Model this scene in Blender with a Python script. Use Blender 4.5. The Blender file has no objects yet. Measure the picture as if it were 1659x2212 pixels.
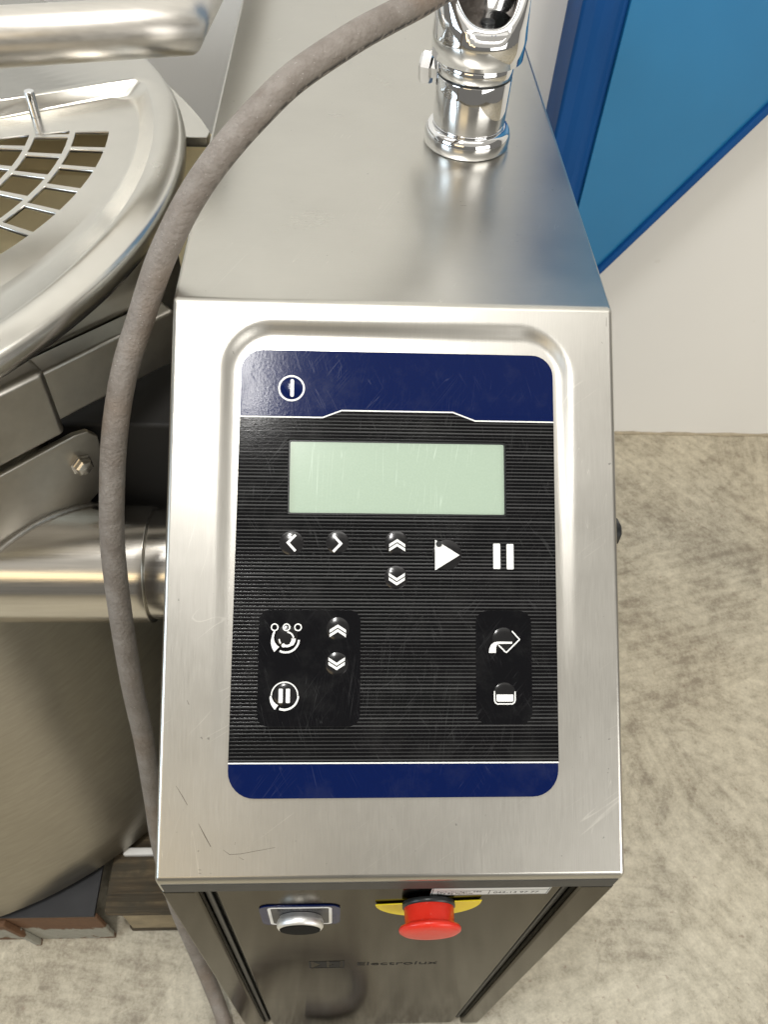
import bpy, bmesh, math, random
from math import sin, cos, pi, radians, sqrt, atan2
from mathutils import Vector, Matrix

S = bpy.context.scene
COL = S.collection
H = 0.90                       # height of the column top
FD, FH = 0.31335, 0.20795      # depth and drop of the sloping control face
FL = sqrt(FD*FD + FH*FH)
SV = Vector((0, -FD, -FH))/FL  # down the slope
NV = Vector((0, -FH, FD))/FL   # out of the slope

# ------------------------------------------------------------------ camera
cam = bpy.data.cameras.new('camera')
camo = bpy.data.objects.new('camera', cam)
COL.objects.link(camo)
camo.matrix_world = (Matrix.Translation((-0.03546, -0.45348, 1.23450))
                     @ Matrix.Rotation(-0.083785, 4, 'Z') @ Matrix.Rotation(0.683280, 4, 'X')
                     @ Matrix.Rotation(0.075790, 4, 'Z'))
cam.sensor_fit = 'HORIZONTAL'
cam.sensor_width = 36.0
cam.lens = 36.0*1737.33/1659.0
cam.clip_start = 0.02
cam.clip_end = 60
cam.dof.use_dof = True
cam.dof.focus_distance = 0.56
cam.dof.aperture_fstop = 24
S.camera = camo

# ------------------------------------------------------------------ world, lamps, exposure
W = bpy.data.worlds.new('World')
S.world = W
W.use_nodes = True
bgn = W.node_tree.nodes['Background']
bgn.inputs['Color'].default_value = (1.0, 0.955, 0.87, 1)
bgn.inputs['Strength'].default_value = 0.22


def area(name, loc, target, sx, sy, power, col):
    l = bpy.data.lights.new(name, 'AREA')
    l.shape = 'RECTANGLE'; l.size = sx; l.size_y = sy
    l.energy = power; l.color = col
    o = bpy.data.objects.new(name, l); COL.objects.link(o)
    o.location = loc
    d = Vector(target) - Vector(loc)
    o.rotation_euler = d.to_track_quat('-Z', 'Y').to_euler()
    return o


area('ceiling_lamp', (0.0, -1.6, 3.0), (0.0, -1.59, 0), 6.0, 5.0, 38, (1, 0.95, 0.85))
area('ceiling_panel_lamp', (0.10, -0.40, 2.9), (0.10, -0.39, 0), 2.2, 0.8, 4.2, (1, 0.965, 0.90))
area('ceiling_tube_lamp', (-0.335, -0.50, 2.75), (-0.335, -0.49, 0), 0.10, 0.50, 24, (1, 0.98, 0.95))
area('warm_ceiling_lamp', (-1.5, -3.2, 2.5), (-0.2, -0.3, 0.7), 1.6, 0.8, 10, (1, 0.76, 0.42))
area('window_lamp', (2.9, -3.2, 1.8), (0.3, 0.7, 0.6), 3.0, 1.8, 92, (1, 0.975, 0.93))
area('rear_wall_fill', (-0.3, 0.05, 2.9), (-0.3, 0.06, 0), 2.6, 0.5, 13, (1, 0.98, 0.94))  # added fill without a real source, brightens the wall behind
area('side_window_lamp', (-2.7, -1.5, 1.9), (-0.4, 0.6, 0.8), 1.4, 1.2, 44, (0.72, 0.86, 1))

S.render.engine = 'CYCLES'
vs = S.view_settings
vs.view_transform = 'Standard'; vs.look = 'None'; vs.exposure = -0.22; vs.gamma = 1.0
vs.use_curve_mapping = False


# ------------------------------------------------------------------ material helpers
class N:
    def __init__(s, name):
        s.m = bpy.data.materials.new(name); s.m.use_nodes = True
        s.t = s.m.node_tree; s.b = s.t.nodes['Principled BSDF']

    def new(s, typ, **kw):
        n = s.t.nodes.new(typ)
        for k, v in kw.items():
            setattr(n, k, v)
        return n

    def link(s, a, b):
        s.t.links.new(a, b)

    def set(s, **kw):
        for k, v in kw.items():
            s.b.inputs[k.replace('_', ' ')].default_value = v
        return s

    def coord(s, scale=(1, 1, 1), rot=(0, 0, 0), kind='Object', loc=(0, 0, 0)):
        tc = s.new('ShaderNodeTexCoord'); mp = s.new('ShaderNodeMapping')
        mp.inputs['Scale'].default_value = scale; mp.inputs['Rotation'].default_value = rot
        mp.inputs['Location'].default_value = loc
        s.link(tc.outputs[kind], mp.inputs['Vector'])
        return mp.outputs['Vector']

    def noise(s, vec, scale, detail=3, rough=0.5, dist=0.0):
        n = s.new('ShaderNodeTexNoise')
        n.inputs['Scale'].default_value = scale; n.inputs['Detail'].default_value = detail
        n.inputs['Roughness'].default_value = rough; n.inputs['Distortion'].default_value = dist
        s.link(vec, n.inputs['Vector'])
        return n.outputs['Fac']

    def ramp(s, fac, stops):
        r = s.new('ShaderNodeValToRGB')
        e = r.color_ramp.elements
        while len(e) < len(stops):
            e.new(0.5)
        for i, (p, c) in enumerate(stops):
            e[i].position = p
            e[i].color = (c, c, c, 1) if isinstance(c, (int, float)) else (*c, 1)
        s.link(fac, r.inputs['Fac'])
        return r.outputs['Color']

    def math(s, op, a, b=None, clamp=False):
        n = s.new('ShaderNodeMath', operation=op, use_clamp=clamp)
        for i, v in enumerate((a, b)):
            if v is None:
                continue
            if isinstance(v, (int, float)):
                n.inputs[i].default_value = v
            else:
                s.link(v, n.inputs[i])
        return n.outputs[0]

    def mix(s, fac, a, b):
        n = s.new('ShaderNodeMix', data_type='RGBA')
        for i, v in ((0, fac), (6, a), (7, b)):
            if isinstance(v, (int, float)):
                n.inputs[i].default_value = v
            elif isinstance(v, tuple):
                n.inputs[i].default_value = (*v, 1)
            else:
                s.link(v, n.inputs[i])
        return n.outputs[2]

    def bump(s, h, strength, dist=0.001, normal=None):
        n = s.new('ShaderNodeBump')
        n.inputs['Strength'].default_value = strength; n.inputs['Distance'].default_value = dist
        s.link(h, n.inputs['Height'])
        if normal:
            s.link(normal, n.inputs['Normal'])
        s.link(n.outputs['Normal'], s.b.inputs['Normal'])
        return n.outputs['Normal']

    def scratches(s, layers, kind='Object'):
        """thin straight hairline scratches in a few directions, 0..1"""
        out = None
        for i, (ang, sc, thr) in enumerate(layers):
            v = s.coord((1, 1, 1), ang, kind, (i*1.7, i*0.9, i*0.3))
            mp = s.new('ShaderNodeMapping'); mp.inputs['Scale'].default_value = sc
            s.link(v, mp.inputs['Vector'])
            f = s.noise(mp.outputs['Vector'], 1.0, 1, 0.4, 0.15)
            # a narrow window round the middle of the noise range draws lines
            d = s.math('ABSOLUTE', s.math('SUBTRACT', f, 0.5))
            line = s.math('SUBTRACT', 1.0, s.math('DIVIDE', d, thr), True)
            msk = s.ramp(s.noise(v, 22 + 9*i, 2), [(0.52, 0.0), (0.64, 1.0)])
            line = s.math('MULTIPLY', line, msk)
            out = line if out is None else s.math('MAXIMUM', out, line)
        return out


def col_in(n, sock, src):
    n.link(src, n.b.inputs[sock])


def steel(name, base=(0.62, 0.60, 0.56), rough=0.30, grain=(900, 18, 18), rot=(0, 0, 0), smudge=0.5, bump=0.05, var=0.10, hair=None, gr=0.14, tint=None):
    n = N(name)
    n.set(Metallic=1.0)
    g = n.noise(n.coord(grain, rot), 1.0, 3, 0.6)
    sm = n.noise(n.coord(), 14, 4, 0.6)
    fine = n.noise(n.coord(), 160, 2, 0.5)
    c = n.mix(n.ramp(g, [(0.3, 0.0), (0.7, 1.0)]), tuple(x*(1-var) for x in base), tuple(min(1, x*(1+var*0.6)) for x in base))
    dark = n.ramp(sm, [(0.35, 1.0), (0.75, 0.0)])
    c = n.mix(n.math('MULTIPLY', dark, 0.16*smudge*2), c, tuple(x*0.72 for x in base))
    if tint:
        n.b.inputs['Specular Tint'].default_value = (*tint, 1)
    if hair:
        up = n.scratches(hair)
        c = n.mix(n.math('MULTIPLY', up, 0.45), c, tuple(min(1, x*1.45) for x in base))
        spk = n.ramp(n.noise(n.coord((1, 1, 1), (0, 0, 0), 'Object', (2, 5, 1)), 260, 2), [(0.755, 0.0), (0.775, 1.0)])
        c = n.mix(n.math('MULTIPLY', spk, 0.6), c, tuple(x*0.35 for x in base))
        wipe = n.noise(n.coord((3, 22, 22), (0, 0, 0.5)), 1.0, 4, 0.6, 1.2)
        c = n.mix(n.math('MULTIPLY', n.ramp(wipe, [(0.5, 0.0), (0.7, 1.0)]), 0.09), c, tuple(x*0.78 for x in base))
    col_in(n, 'Base Color', c)
    r = n.math('ADD', n.math('MULTIPLY', g, gr), n.math('MULTIPLY', sm, 0.16*smudge))
    r = n.math('ADD', r, rough - 0.07 - 0.08*smudge)
    col_in(n, 'Roughness', r)
    n.bump(n.math('ADD', g, n.math('MULTIPLY', fine, 0.3)), bump, 0.0006)
    return n.m


def plain(name, col, rough=0.5, metallic=0.0, mottled=0.12, scale=40, coat=0.0, bump=0.0):
    n = N(name); n.set(Metallic=metallic, Roughness=rough)
    f = n.noise(n.coord(), scale, 4, 0.6)
    col_in(n, 'Base Color', n.mix(f, tuple(x*(1-mottled) for x in col), tuple(min(1, x*(1+mottled)) for x in col)))
    n.set(Coat_Weight=coat)
    if bump:
        n.bump(f, bump, 0.001)
    return n.m


M = {}
SLOPE = atan2(FH, FD)
M['face'] = steel('brushed_face_steel', (0.555, 0.54, 0.50), 0.36, (2600, 60, 60), (SLOPE, 0, 0), 0.6, 0.07, 0.05,
                  [((SLOPE, 0, 0.5), (160, 5, 5), 0.004), ((SLOPE, 0, 1.3), (120, 4, 4), 0.0035), ((SLOPE, 0, -0.3), (140, 4, 4), 0.003)])
M['hood'] = steel('brushed_hood_steel', (0.565, 0.55, 0.505), 0.35, (60, 900, 60), (0, 0, 0), 0.7, 0.006, 0.02,
                  [((0, 0, 0.4), (110, 4, 4), 0.0018)], 0.04)
M['front'] = steel('reflection_darkened_steel', (0.165, 0.159, 0.146), 0.15, (30, 30, 120), (0, 0, 0), 0.5, 0.015, 0.05,  # steel darkened to paint in a dark reflection from in front
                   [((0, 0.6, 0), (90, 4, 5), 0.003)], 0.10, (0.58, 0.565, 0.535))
M['lid'] = steel('lid_steel', (0.65, 0.63, 0.58), 0.29, (60, 60, 60), (0, 0, 0), 0.5, 0.004, 0.04, None, 0.06)
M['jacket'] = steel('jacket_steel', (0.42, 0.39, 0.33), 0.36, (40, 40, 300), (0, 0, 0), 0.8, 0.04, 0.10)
M['tube'] = steel('tube_steel', (0.72, 0.69, 0.64), 0.20, (14, 500, 500), (0, 0, 0), 0.6, 0.05, 0.08)
M['bar'] = steel('satin_bar_steel', (0.66, 0.63, 0.58), 0.37, (20, 300, 300), (0, 0, 0), 0.6, 0.03, 0.06)
M['beam'] = steel('beam_steel', (0.56, 0.53, 0.475), 0.40, (60, 60, 60), (0, 0, 0), 1.0, 0.05, 0.10)
M['tan'] = plain('warm_back_plate', (0.90, 0.73, 0.43), 0.45, 0.0, 0.15, 25)
M['dark'] = plain('gap_shade_black', (0.012, 0.011, 0.010), 0.7)  # colour of the shade in the deep gap beside the kettle
M['weld'] = plain('weld_bead', (0.35, 0.33, 0.30), 0.35, 1.0, 0.3, 300, 0, 0.4)
M['black'] = plain('black_plastic', (0.012, 0.014, 0.015), 0.35)
M['white'] = plain('white_print', (0.80, 0.80, 0.78), 0.4, 0, 0.02)
M['yellow'] = plain('yellow_plastic', (0.86, 0.67, 0.015), 0.45, 0, 0.06)
M['scratch'] = plain('scratched_steel', (0.16, 0.14, 0.115), 0.5, 0.8)
M['lip_reflection'] = plain('lip_reflection_dark', (0.045, 0.044, 0.040), 0.55, 0, 0.3, 60)  # painted tone of the lip's dark reflection
M['matt'] = plain('matt_black_insert', (0.006, 0.006, 0.006), 0.8)
M['matt'].node_tree.nodes['Principled BSDF'].inputs['Specular IOR Level'].default_value = 0.15
M['plategrey'] = plain('dark_grey_print', (0.055, 0.055, 0.058), 0.45)
M['paper'] = plain('sticker_paper', (0.62, 0.62, 0.60), 0.5, 0, 0.04)
M['ink'] = plain('black_ink', (0.02, 0.02, 0.022), 0.5)
M['etched'] = plain('etched_logo', (0.042, 0.040, 0.037), 0.8)
M['etched'].node_tree.nodes['Principled BSDF'].inputs['Specular IOR Level'].default_value = 0.05
M['alu'] = steel('satin_aluminium', (0.90, 0.90, 0.89), 0.46, (200, 200, 200), (0, 0, 0), 0.2, 0.02, 0.03)

n = N('chrome'); n.set(Metallic=1.0, Roughness=0.05)
f = n.noise(n.coord(), 60, 4, 0.6)
col_in(n, 'Base Color', n.mix(f, (0.74, 0.74, 0.75), (0.86, 0.86, 0.86)))
col_in(n, 'Roughness', n.math('ADD', n.math('MULTIPLY', f, 0.05), 0.02))
M['chrome'] = n.m

n = N('red_plastic'); n.set(Roughness=0.34)
f = n.noise(n.coord(), 90, 4, 0.6)
wear = n.ramp(n.noise(n.coord(), 240, 3), [(0.66, 0.0), (0.74, 1.0)])
c = n.mix(f, (0.60, 0.020, 0.009), (0.78, 0.036, 0.016))
col_in(n, 'Base Color', n.mix(n.math('MULTIPLY', wear, 0.25), c, (0.75, 0.25, 0.2)))
col_in(n, 'Roughness', n.math('ADD', n.math('MULTIPLY', f, 0.2), 0.25))
M['red'] = n.m


def membrane(name, base, ribs=False, rough=0.13):
    n = N(name)
    n.set(IOR=1.4, Specular_IOR_Level=0.16)
    tc = n.new('ShaderNodeTexCoord')
    sub = n.new('ShaderNodeVectorMath', operation='SUBTRACT'); sub.inputs[1].default_value = (0, 0, H)
    n.link(tc.outputs['Object'], sub.inputs[0])
    dot = n.new('ShaderNodeVectorMath', operation='DOT_PRODUCT'); dot.inputs[1].default_value = SV
    n.link(sub.outputs[0], dot.inputs[0])
    v = dot.outputs['Value']
    peel = n.noise(n.coord(), 520, 2, 0.5)
    scr = n.scratches([((SLOPE, 0, 0.35), (420, 14, 14), 0.012), ((SLOPE, 0, 1.1), (380, 10, 10), 0.010),
                       ((SLOPE, 0, -0.6), (460, 12, 12), 0.010), ((SLOPE, 0, 2.2), (300, 8, 8), 0.010)])
    c = base
    height = n.math('MULTIPLY', peel, 0.25)
    if ribs:
        row = n.math('MULTIPLY', v, 1/0.002365)
        fr = n.math('FRACT', row)
        wn = n.new('ShaderNodeTexWhiteNoise', noise_dimensions='1D')
        n.link(n.math('FLOOR', row), wn.inputs['W'])
        half = n.math('ADD', n.math('MULTIPLY', wn.outputs['Value'], 0.07), 0.15)
        d = n.math('ABSOLUTE', n.math('SUBTRACT', fr, 0.5))
        ln = n.math('DIVIDE', n.math('SUBTRACT', half, d), 0.07, True)
        tone = n.math('ADD', n.math('MULTIPLY', wn.outputs['Value'], 0.034), 0.030)
        cc = n.new('ShaderNodeCombineColor')
        n.link(tone, cc.inputs[0]); n.link(tone, cc.inputs[1]); n.link(tone, cc.inputs[2])
        c = n.mix(ln, base, cc.outputs[0])
        height = n.math('ADD', height, n.math('MULTIPLY', ln, 0.9))
    lite = tuple(min(1, x*2.0 + 0.10) for x in base)
    c = n.mix(n.math('MULTIPLY', scr, 0.16 if ribs else 0.12), c, lite)
    dust = n.ramp(n.noise(n.coord(), 30, 5, 0.7), [(0.5, 0.0), (0.9, 1.0)])
    c = n.mix(n.math('MULTIPLY', dust, 0.05), c, (0.3, 0.3, 0.28))
    col_in(n, 'Base Color', c)
    col_in(n, 'Roughness', n.math('ADD', n.math('ADD', n.math('MULTIPLY', scr, 0.25), n.math('MULTIPLY', dust, 0.1)), rough))
    n.bump(height, 0.22, 0.0005)
    return n.m


M['blue'] = membrane('navy_membrane', (0.0012, 0.0075, 0.058))
M['ribbed'] = membrane('ribbed_black_membrane', (0.003, 0.003, 0.0035), True)
M['dome'] = plain('glossy_black_dome', (0.004, 0.004, 0.005), 0.17, 0, 0.1)
M['gloss'] = membrane('plain_black_membrane', (0.004, 0.004, 0.005), False, 0.12)
n = N('lcd_glass'); n.set(Roughness=0.2, Coat_Weight=0.5, Coat_Roughness=0.12)
f = n.noise(n.coord(), 900, 2)
c = n.mix(f, (0.345, 0.44, 0.34), (0.41, 0.505, 0.40))
scr = n.scratches([((SLOPE, 0, 0.25), (260, 6, 6), 0.014), ((SLOPE, 0, 0.5), (300, 7, 7), 0.013), ((SLOPE, 0, 0.1), (230, 5, 5), 0.012)])
c = n.mix(n.math('MULTIPLY', scr, 0.42), c, (0.75, 0.85, 0.75))
col_in(n, 'Base Color', c)
M['lcd'] = n.m

# rubber hose: u round the tube, v along it
n = N('weathered_hose_rubber')
uv = n.new('ShaderNodeTexCoord').outputs['UV']
sep = n.new('ShaderNodeSeparateXYZ'); n.link(uv, sep.inputs[0])
f = n.noise(n.coord(), 55, 5, 0.65)
f2 = n.noise(n.coord(), 420, 3, 0.6)
c = n.mix(n.ramp(f, [(0.35, 0.0), (0.7, 1.0)]), (0.185, 0.158, 0.135), (0.265, 0.238, 0.212))
rust = n.ramp(n.noise(n.coord((1, 1, 1), (0, 0, 0), 'Object', (3, 1, 0)), 16, 3), [(0.52, 0.0), (0.68, 1.0)])
c = n.mix(n.math('MULTIPLY', rust, 0.45), c, (0.20, 0.135, 0.085))
band = n.math('SUBTRACT', 1.0, n.math('DIVIDE', n.math('ABSOLUTE', n.math('SUBTRACT', sep.outputs[0], 0.68)), 0.05), True)
spots = n.ramp(n.noise(n.coord((1, 1, 1), (0, 0, 0), 'Object'), 230, 3), [(0.44, 0.0), (0.52, 1.0)])
near = n.ramp(sep.outputs[1], [(0.0, 1.0), (0.30, 1.0), (0.40, 0.0)])
c = n.mix(n.math('MULTIPLY', n.math('MULTIPLY', band, spots), near), c, (0.012, 0.011, 0.01))
specks = n.ramp(n.noise(n.coord(), 700, 1), [(0.73, 0.0), (0.77, 1.0)])
c = n.mix(n.math('MULTIPLY', specks, 0.5), c, (0.6, 0.57, 0.53))
col_in(n, 'Base Color', c)
n.set(Roughness=0.62)
n.bump(n.math('ADD', f2, n.noise(n.coord(), 210, 2, 0.5)), 0.55, 0.0012)
M['hose'] = n.m

# trowelled concrete floor
n = N('trowelled_concrete')
v0 = n.coord()
warp = n.new('ShaderNodeTexNoise'); warp.inputs['Scale'].default_value = 3.2; warp.inputs['Detail'].default_value = 3
n.link(v0, warp.inputs['Vector'])
wv = n.new('ShaderNodeVectorMath', operation='MULTIPLY_ADD')
wv.inputs[1].default_value = (0.10, 0.10, 0.0)
n.link(warp.outputs['Color'], wv.inputs[0]); n.link(v0, wv.inputs[2])
wvec = wv.outputs[0]
big = n.noise(wvec, 5.0, 11, 0.72, 0.9)


vor = n.new('ShaderNodeTexVoronoi'); vor.inputs['Scale'].default_value = 3.1
n.link(wvec, vor.inputs['Vector'])
vs3 = n.new('ShaderNodeSeparateColor'); n.link(vor.outputs['Color'], vs3.inputs[0])
vr = n.new('ShaderNodeVectorRotate', rotation_type='Z_AXIS')
n.link(v0, vr.inputs['Vector']); n.link(n.math('MULTIPLY', vs3.outputs[0], 3.1), vr.inputs['Angle'])


def strokes(sx, sy, seed, det=6):
    m2 = n.new('ShaderNodeMapping'); m2.inputs['Scale'].default_value = (sx, sy, 1)
    m2.inputs['Location'].default_value = (seed, seed*0.7, 0)
    n.link(vr.outputs['Vector'], m2.inputs['Vector'])
    return n.noise(m2.outputs['Vector'], 1.0, det, 0.62)


s1 = strokes(10, 70, 0.0)
sel = n.ramp(n.noise(v0, 4.5, 2, 0.4, 1.0), [(0.47, 0.0), (0.53, 1.0)])
grain = n.noise(v0, 260, 6, 0.8)
mid = n.noise(v0, 48, 9, 0.74)
patch = n.ramp(n.noise(wvec, 7.5, 6, 0.6, 0.2), [(0.44, 0.0), (0.50, 0.7), (0.62, 1.0)])
s1 = n.ramp(s1, [(0.38, 0.0), (0.62, 1.0)])
mid = n.ramp(mid, [(0.38, 0.0), (0.62, 1.0)])
k = n.math('ADD', n.math('MULTIPLY', s1, 0.065), n.math('MULTIPLY', big, 0.24))
k = n.math('ADD', k, 0.135)
k = n.math('ADD', k, n.math('ADD', n.math('MULTIPLY', grain, 0.28), n.math('MULTIPLY', mid, 0.105)))
k = n.math('ADD', k, n.math('MULTIPLY', n.math('SUBTRACT', vs3.outputs[1], 0.5), 0.035))
k = n.math('ADD', k, n.math('MULTIPLY', n.math('SUBTRACT', patch, 0.50), 0.055))
c = n.ramp(k, [(0.37, (0.29, 0.245, 0.178)), (0.43, (0.41, 0.36, 0.268)), (0.49, (0.52, 0.465, 0.350)), (0.60, (0.68, 0.615, 0.475))])
grey = n.ramp(n.noise(v0, 1.6, 3, 0.5), [(0.42, 0.0), (0.62, 1.0)])
c = n.mix(n.math('MULTIPLY', grey, 0.30), c, n.ramp(k, [(0.38, (0.20, 0.19, 0.16)), (0.49, (0.42, 0.405, 0.345)), (0.62, (0.62, 0.595, 0.51))]))
pits = n.ramp(n.noise(v0, 85, 3, 0.6), [(0.30, 1.0), (0.36, 0.0)])
c = n.mix(n.math('MULTIPLY', pits, 0.40), c, (0.20, 0.115, 0.08))
edge = n.math('SUBTRACT', 1.0, n.math('DIVIDE', n.math('ABSOLUTE', n.math('SUBTRACT', big, 0.47)), 0.012), True)
c = n.mix(n.math('MULTIPLY', n.math('MULTIPLY', edge, sel), 0.35), c, (0.20, 0.17, 0.13))
col_in(n, 'Base Color', c)
n.set(Roughness=0.55)
n.bump(k, 0.25, 0.004)
M['floor'] = n.m

n = N('white_painted_wall'); n.set(Roughness=0.6)
f = n.noise(n.coord(), 3, 4, 0.5); f2 = n.noise(n.coord(), 180, 2)
spots = n.ramp(n.noise(n.coord(), 26, 2), [(0.76, 0.0), (0.80, 1.0)])
c = n.mix(f, (0.83, 0.82, 0.79), (0.88, 0.875, 0.85))
col_in(n, 'Base Color', n.mix(n.math('MULTIPLY', spots, 0.12), c, (0.42, 0.37, 0.29)))
n.bump(f2, 0.12, 0.001)
M['wall'] = n.m

n = N('blue_plastic_sheet'); n.set(Roughness=0.32, Coat_Weight=0.3, Coat_Roughness=0.2)
f = n.noise(n.coord(), 7, 4, 0.5)
col_in(n, 'Base Color', n.mix(f, (0.013, 0.165, 0.36), (0.021, 0.21, 0.44)))
M['bluepl'] = n.m
n = N('blue_painted_post'); n.set(Roughness=0.5, Specular_IOR_Level=0.25)
f = n.noise(n.coord((1, 1, 0.3)), 18, 4, 0.5)
col_in(n, 'Base Color', n.mix(f, (0.002, 0.050, 0.19), (0.004, 0.085, 0.30)))
M['bluepost'] = n.m

n = N('rusty_painted_steel'); n.set(Roughness=0.75)
vv = n.coord()
tcz = n.new('ShaderNodeSeparateXYZ'); n.link(vv, tcz.inputs[0])
f = n.noise(vv, 34, 5, 0.65); fb = n.noise(vv, 130, 4, 0.6)
c = n.mix(fb, (0.065, 0.030, 0.013), (0.165, 0.078, 0.033))
# paint survives on the lower web with a ragged upper border
hgt = n.math('ADD', tcz.outputs[2], n.math('MULTIPLY', n.math('SUBTRACT', f, 0.5), 0.13))
paint = n.ramp(n.math('MULTIPLY', hgt, 10), [(0.05, 0.0), (0.10, 1.0), (0.56, 1.0), (0.60, 0.0)])
c = n.mix(paint, c, n.mix(fb, (0.20, 0.19, 0.15), (0.34, 0.33, 0.28)))
col_in(n, 'Base Color', c)
n.bump(f, 0.4, 0.002)
M['rust'] = n.m
M['skidtop'] = plain('blackened_steel', (0.030, 0.030, 0.032), 0.5, 0.4, 0.5, 30, 0, 0.2)

n = N('old_pallet_wood'); n.set(Roughness=0.85)
g = n.noise(n.coord((6, 120, 120)), 1.0, 5, 0.65, 0.5)
b = n.noise(n.coord(), 22, 4, 0.6)
c = n.ramp(g, [(0.3, (0.020, 0.015, 0.008)), (0.55, (0.075, 0.053, 0.028)), (0.75, (0.19, 0.145, 0.08))])
c = n.mix(n.ramp(b, [(0.45, 0.0), (0.62, 1.0)]), c, (0.05, 0.040, 0.024))
col_in(n, 'Base Color', c)
n.bump(g, 0.5, 0.003)
M['wood'] = n.m
M['woodend'] = plain('pale_split_wood', (0.27, 0.215, 0.13), 0.85, 0, 0.6, 38, 0, 0.6)
M['ochre'] = plain('ochre_paint_patch', (0.62, 0.36, 0.07), 0.8, 0, 0.3, 60)
M['whitebar'] = plain('white_plastic', (0.72, 0.70, 0.66), 0.5)


# ------------------------------------------------------------------ object helpers
def root(name, label, cat, loc):
    o = bpy.data.objects.new(name, None); COL.objects.link(o)
    o.location = loc; o['label'] = label; o['category'] = cat
    o.empty_display_size = 0.05
    return o


def put(name, me, mat, parent=None):
    o = bpy.data.objects.new(name, me); COL.objects.link(o)
    if mat:
        me.materials.append(mat)
    if parent is not None:
        o.parent = parent
        off = parent.location if parent.type == 'EMPTY' else Vector((0, 0, 0))
        # meshes are written in world coordinates: undo the thing's own location
        o.matrix_parent_inverse = Matrix.Translation(-off)
    return o


def mesh(bm, name, smooth=True, wn=False):
    bmesh.ops.recalc_face_normals(bm, faces=bm.faces)
    me = bpy.data.meshes.new(name); bm.to_mesh(me); bm.free()
    if smooth:
        me.polygons.foreach_set('use_smooth', [True]*len(me.polygons))
    return me


def obj(name, bm, mat, parent=None, smooth=True, wn=True):
    o = put(name, mesh(bm, name, smooth), mat, parent)
    if smooth and wn:
        m = o.modifiers.new('wn', 'WEIGHTED_NORMAL'); m.keep_sharp = True; m.weight = 100
    return o


def bevel_all(bm, w, seg=3):
    bmesh.ops.bevel(bm, geom=list(bm.edges), offset=w, segments=seg, profile=0.5, affect='EDGES', clamp_overlap=True)


def prism(pts, axis, a, b, bev=0.0, seg=3):
    """extrude a 2-D outline along an axis: axis 0 takes (y,z), 1 takes (x,z), 2 takes (x,y)"""
    bm = bmesh.new()

    def P(p, t):
        return ((t, p[0], p[1]), (p[0], t, p[1]), (p[0], p[1], t))[axis]
    A = [bm.verts.new(P(p, a)) for p in pts]; B = [bm.verts.new(P(p, b)) for p in pts]
    bm.faces.new(A); bm.faces.new(B[::-1])
    for i in range(len(pts)):
        j = (i+1) % len(pts)
        bm.faces.new((A[i], A[j], B[j], B[i]))
    if bev:
        bevel_all(bm, bev, seg)
    return bm


def box(x0, x1, y0, y1, z0, z1, bev=0.0, seg=2):
    return prism([(x0, y0), (x1, y0), (x1, y1), (x0, y1)], 2, z0, z1, bev, seg)


def frame_from(d):
    d = Vector(d).normalized()
    u = d.orthogonal().normalized()
    return u, d.cross(u), d


def lathe(prof, origin, axis=(0, 0, 1), seg=48, a0=0.0, a1=2*pi, top=None):
    """profile of (radius, height) turned round an axis; closed ends where the radius is 0"""
    bm = bmesh.new()
    ax = Vector(axis).normalized()
    if abs(ax.z) > 0.999:
        u, v = Vector((1, 0, 0)), Vector((0, 1, 0))
    else:
        u, v, ax = frame_from(ax)
    full = abs(a1 - a0 - 2*pi) < 1e-6
    rings = []
    O = Vector(origin)
    for r, h in prof:
        if r < 1e-7:
            rings.append([bm.verts.new(O + ax*h)]); continue
        k = seg if full else seg+1
        rings.append([bm.verts.new(O + ax*h + (u*cos(a0+(a1-a0)*i/seg) + v*sin(a0+(a1-a0)*i/seg))*r) for i in range(k)])
    for A, B in zip(rings, rings[1:]):
        m = max(len(A), len(B))
        for i in range(m if full else m-1):
            j = (i+1) % m
            if len(A) == 1 and len(B) > 1:
                bm.faces.new((A[0], B[i], B[j]))
            elif len(B) == 1 and len(A) > 1:
                bm.faces.new((A[i], A[j], B[0]))
            elif len(A) > 1:
                bm.faces.new((A[i], A[j], B[j], B[i]))
    return bm


def rod(p0, p1, r, seg=32, bev=0.002):
    p0, p1 = Vector(p0), Vector(p1)
    L = (p1-p0).length
    b = min(bev, r*0.8)
    return lathe([(0, 0), (r-b, 0), (r-b*0.3, b*0.3), (r, b), (r, L-b), (r-b*0.3, L-b*0.3), (r-b, L), (0, L)], p0, p1-p0, seg)


def catmull(pts, n=12):
    P = [Vector(p) for p in pts]
    P = [P[0]*2-P[1]] + P + [P[-1]*2-P[-2]]
    out = []
    for i in range(1, len(P)-2):
        for k in range(n):
            t = k/n
            a, b, c, d = P[i-1:i+3]
            out.append(0.5*((2*b) + (c-a)*t + (2*a-5*b+4*c-d)*t*t + (3*b-a-3*c+d)*t**3))
    out.append(P[-2])
    return out


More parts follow.
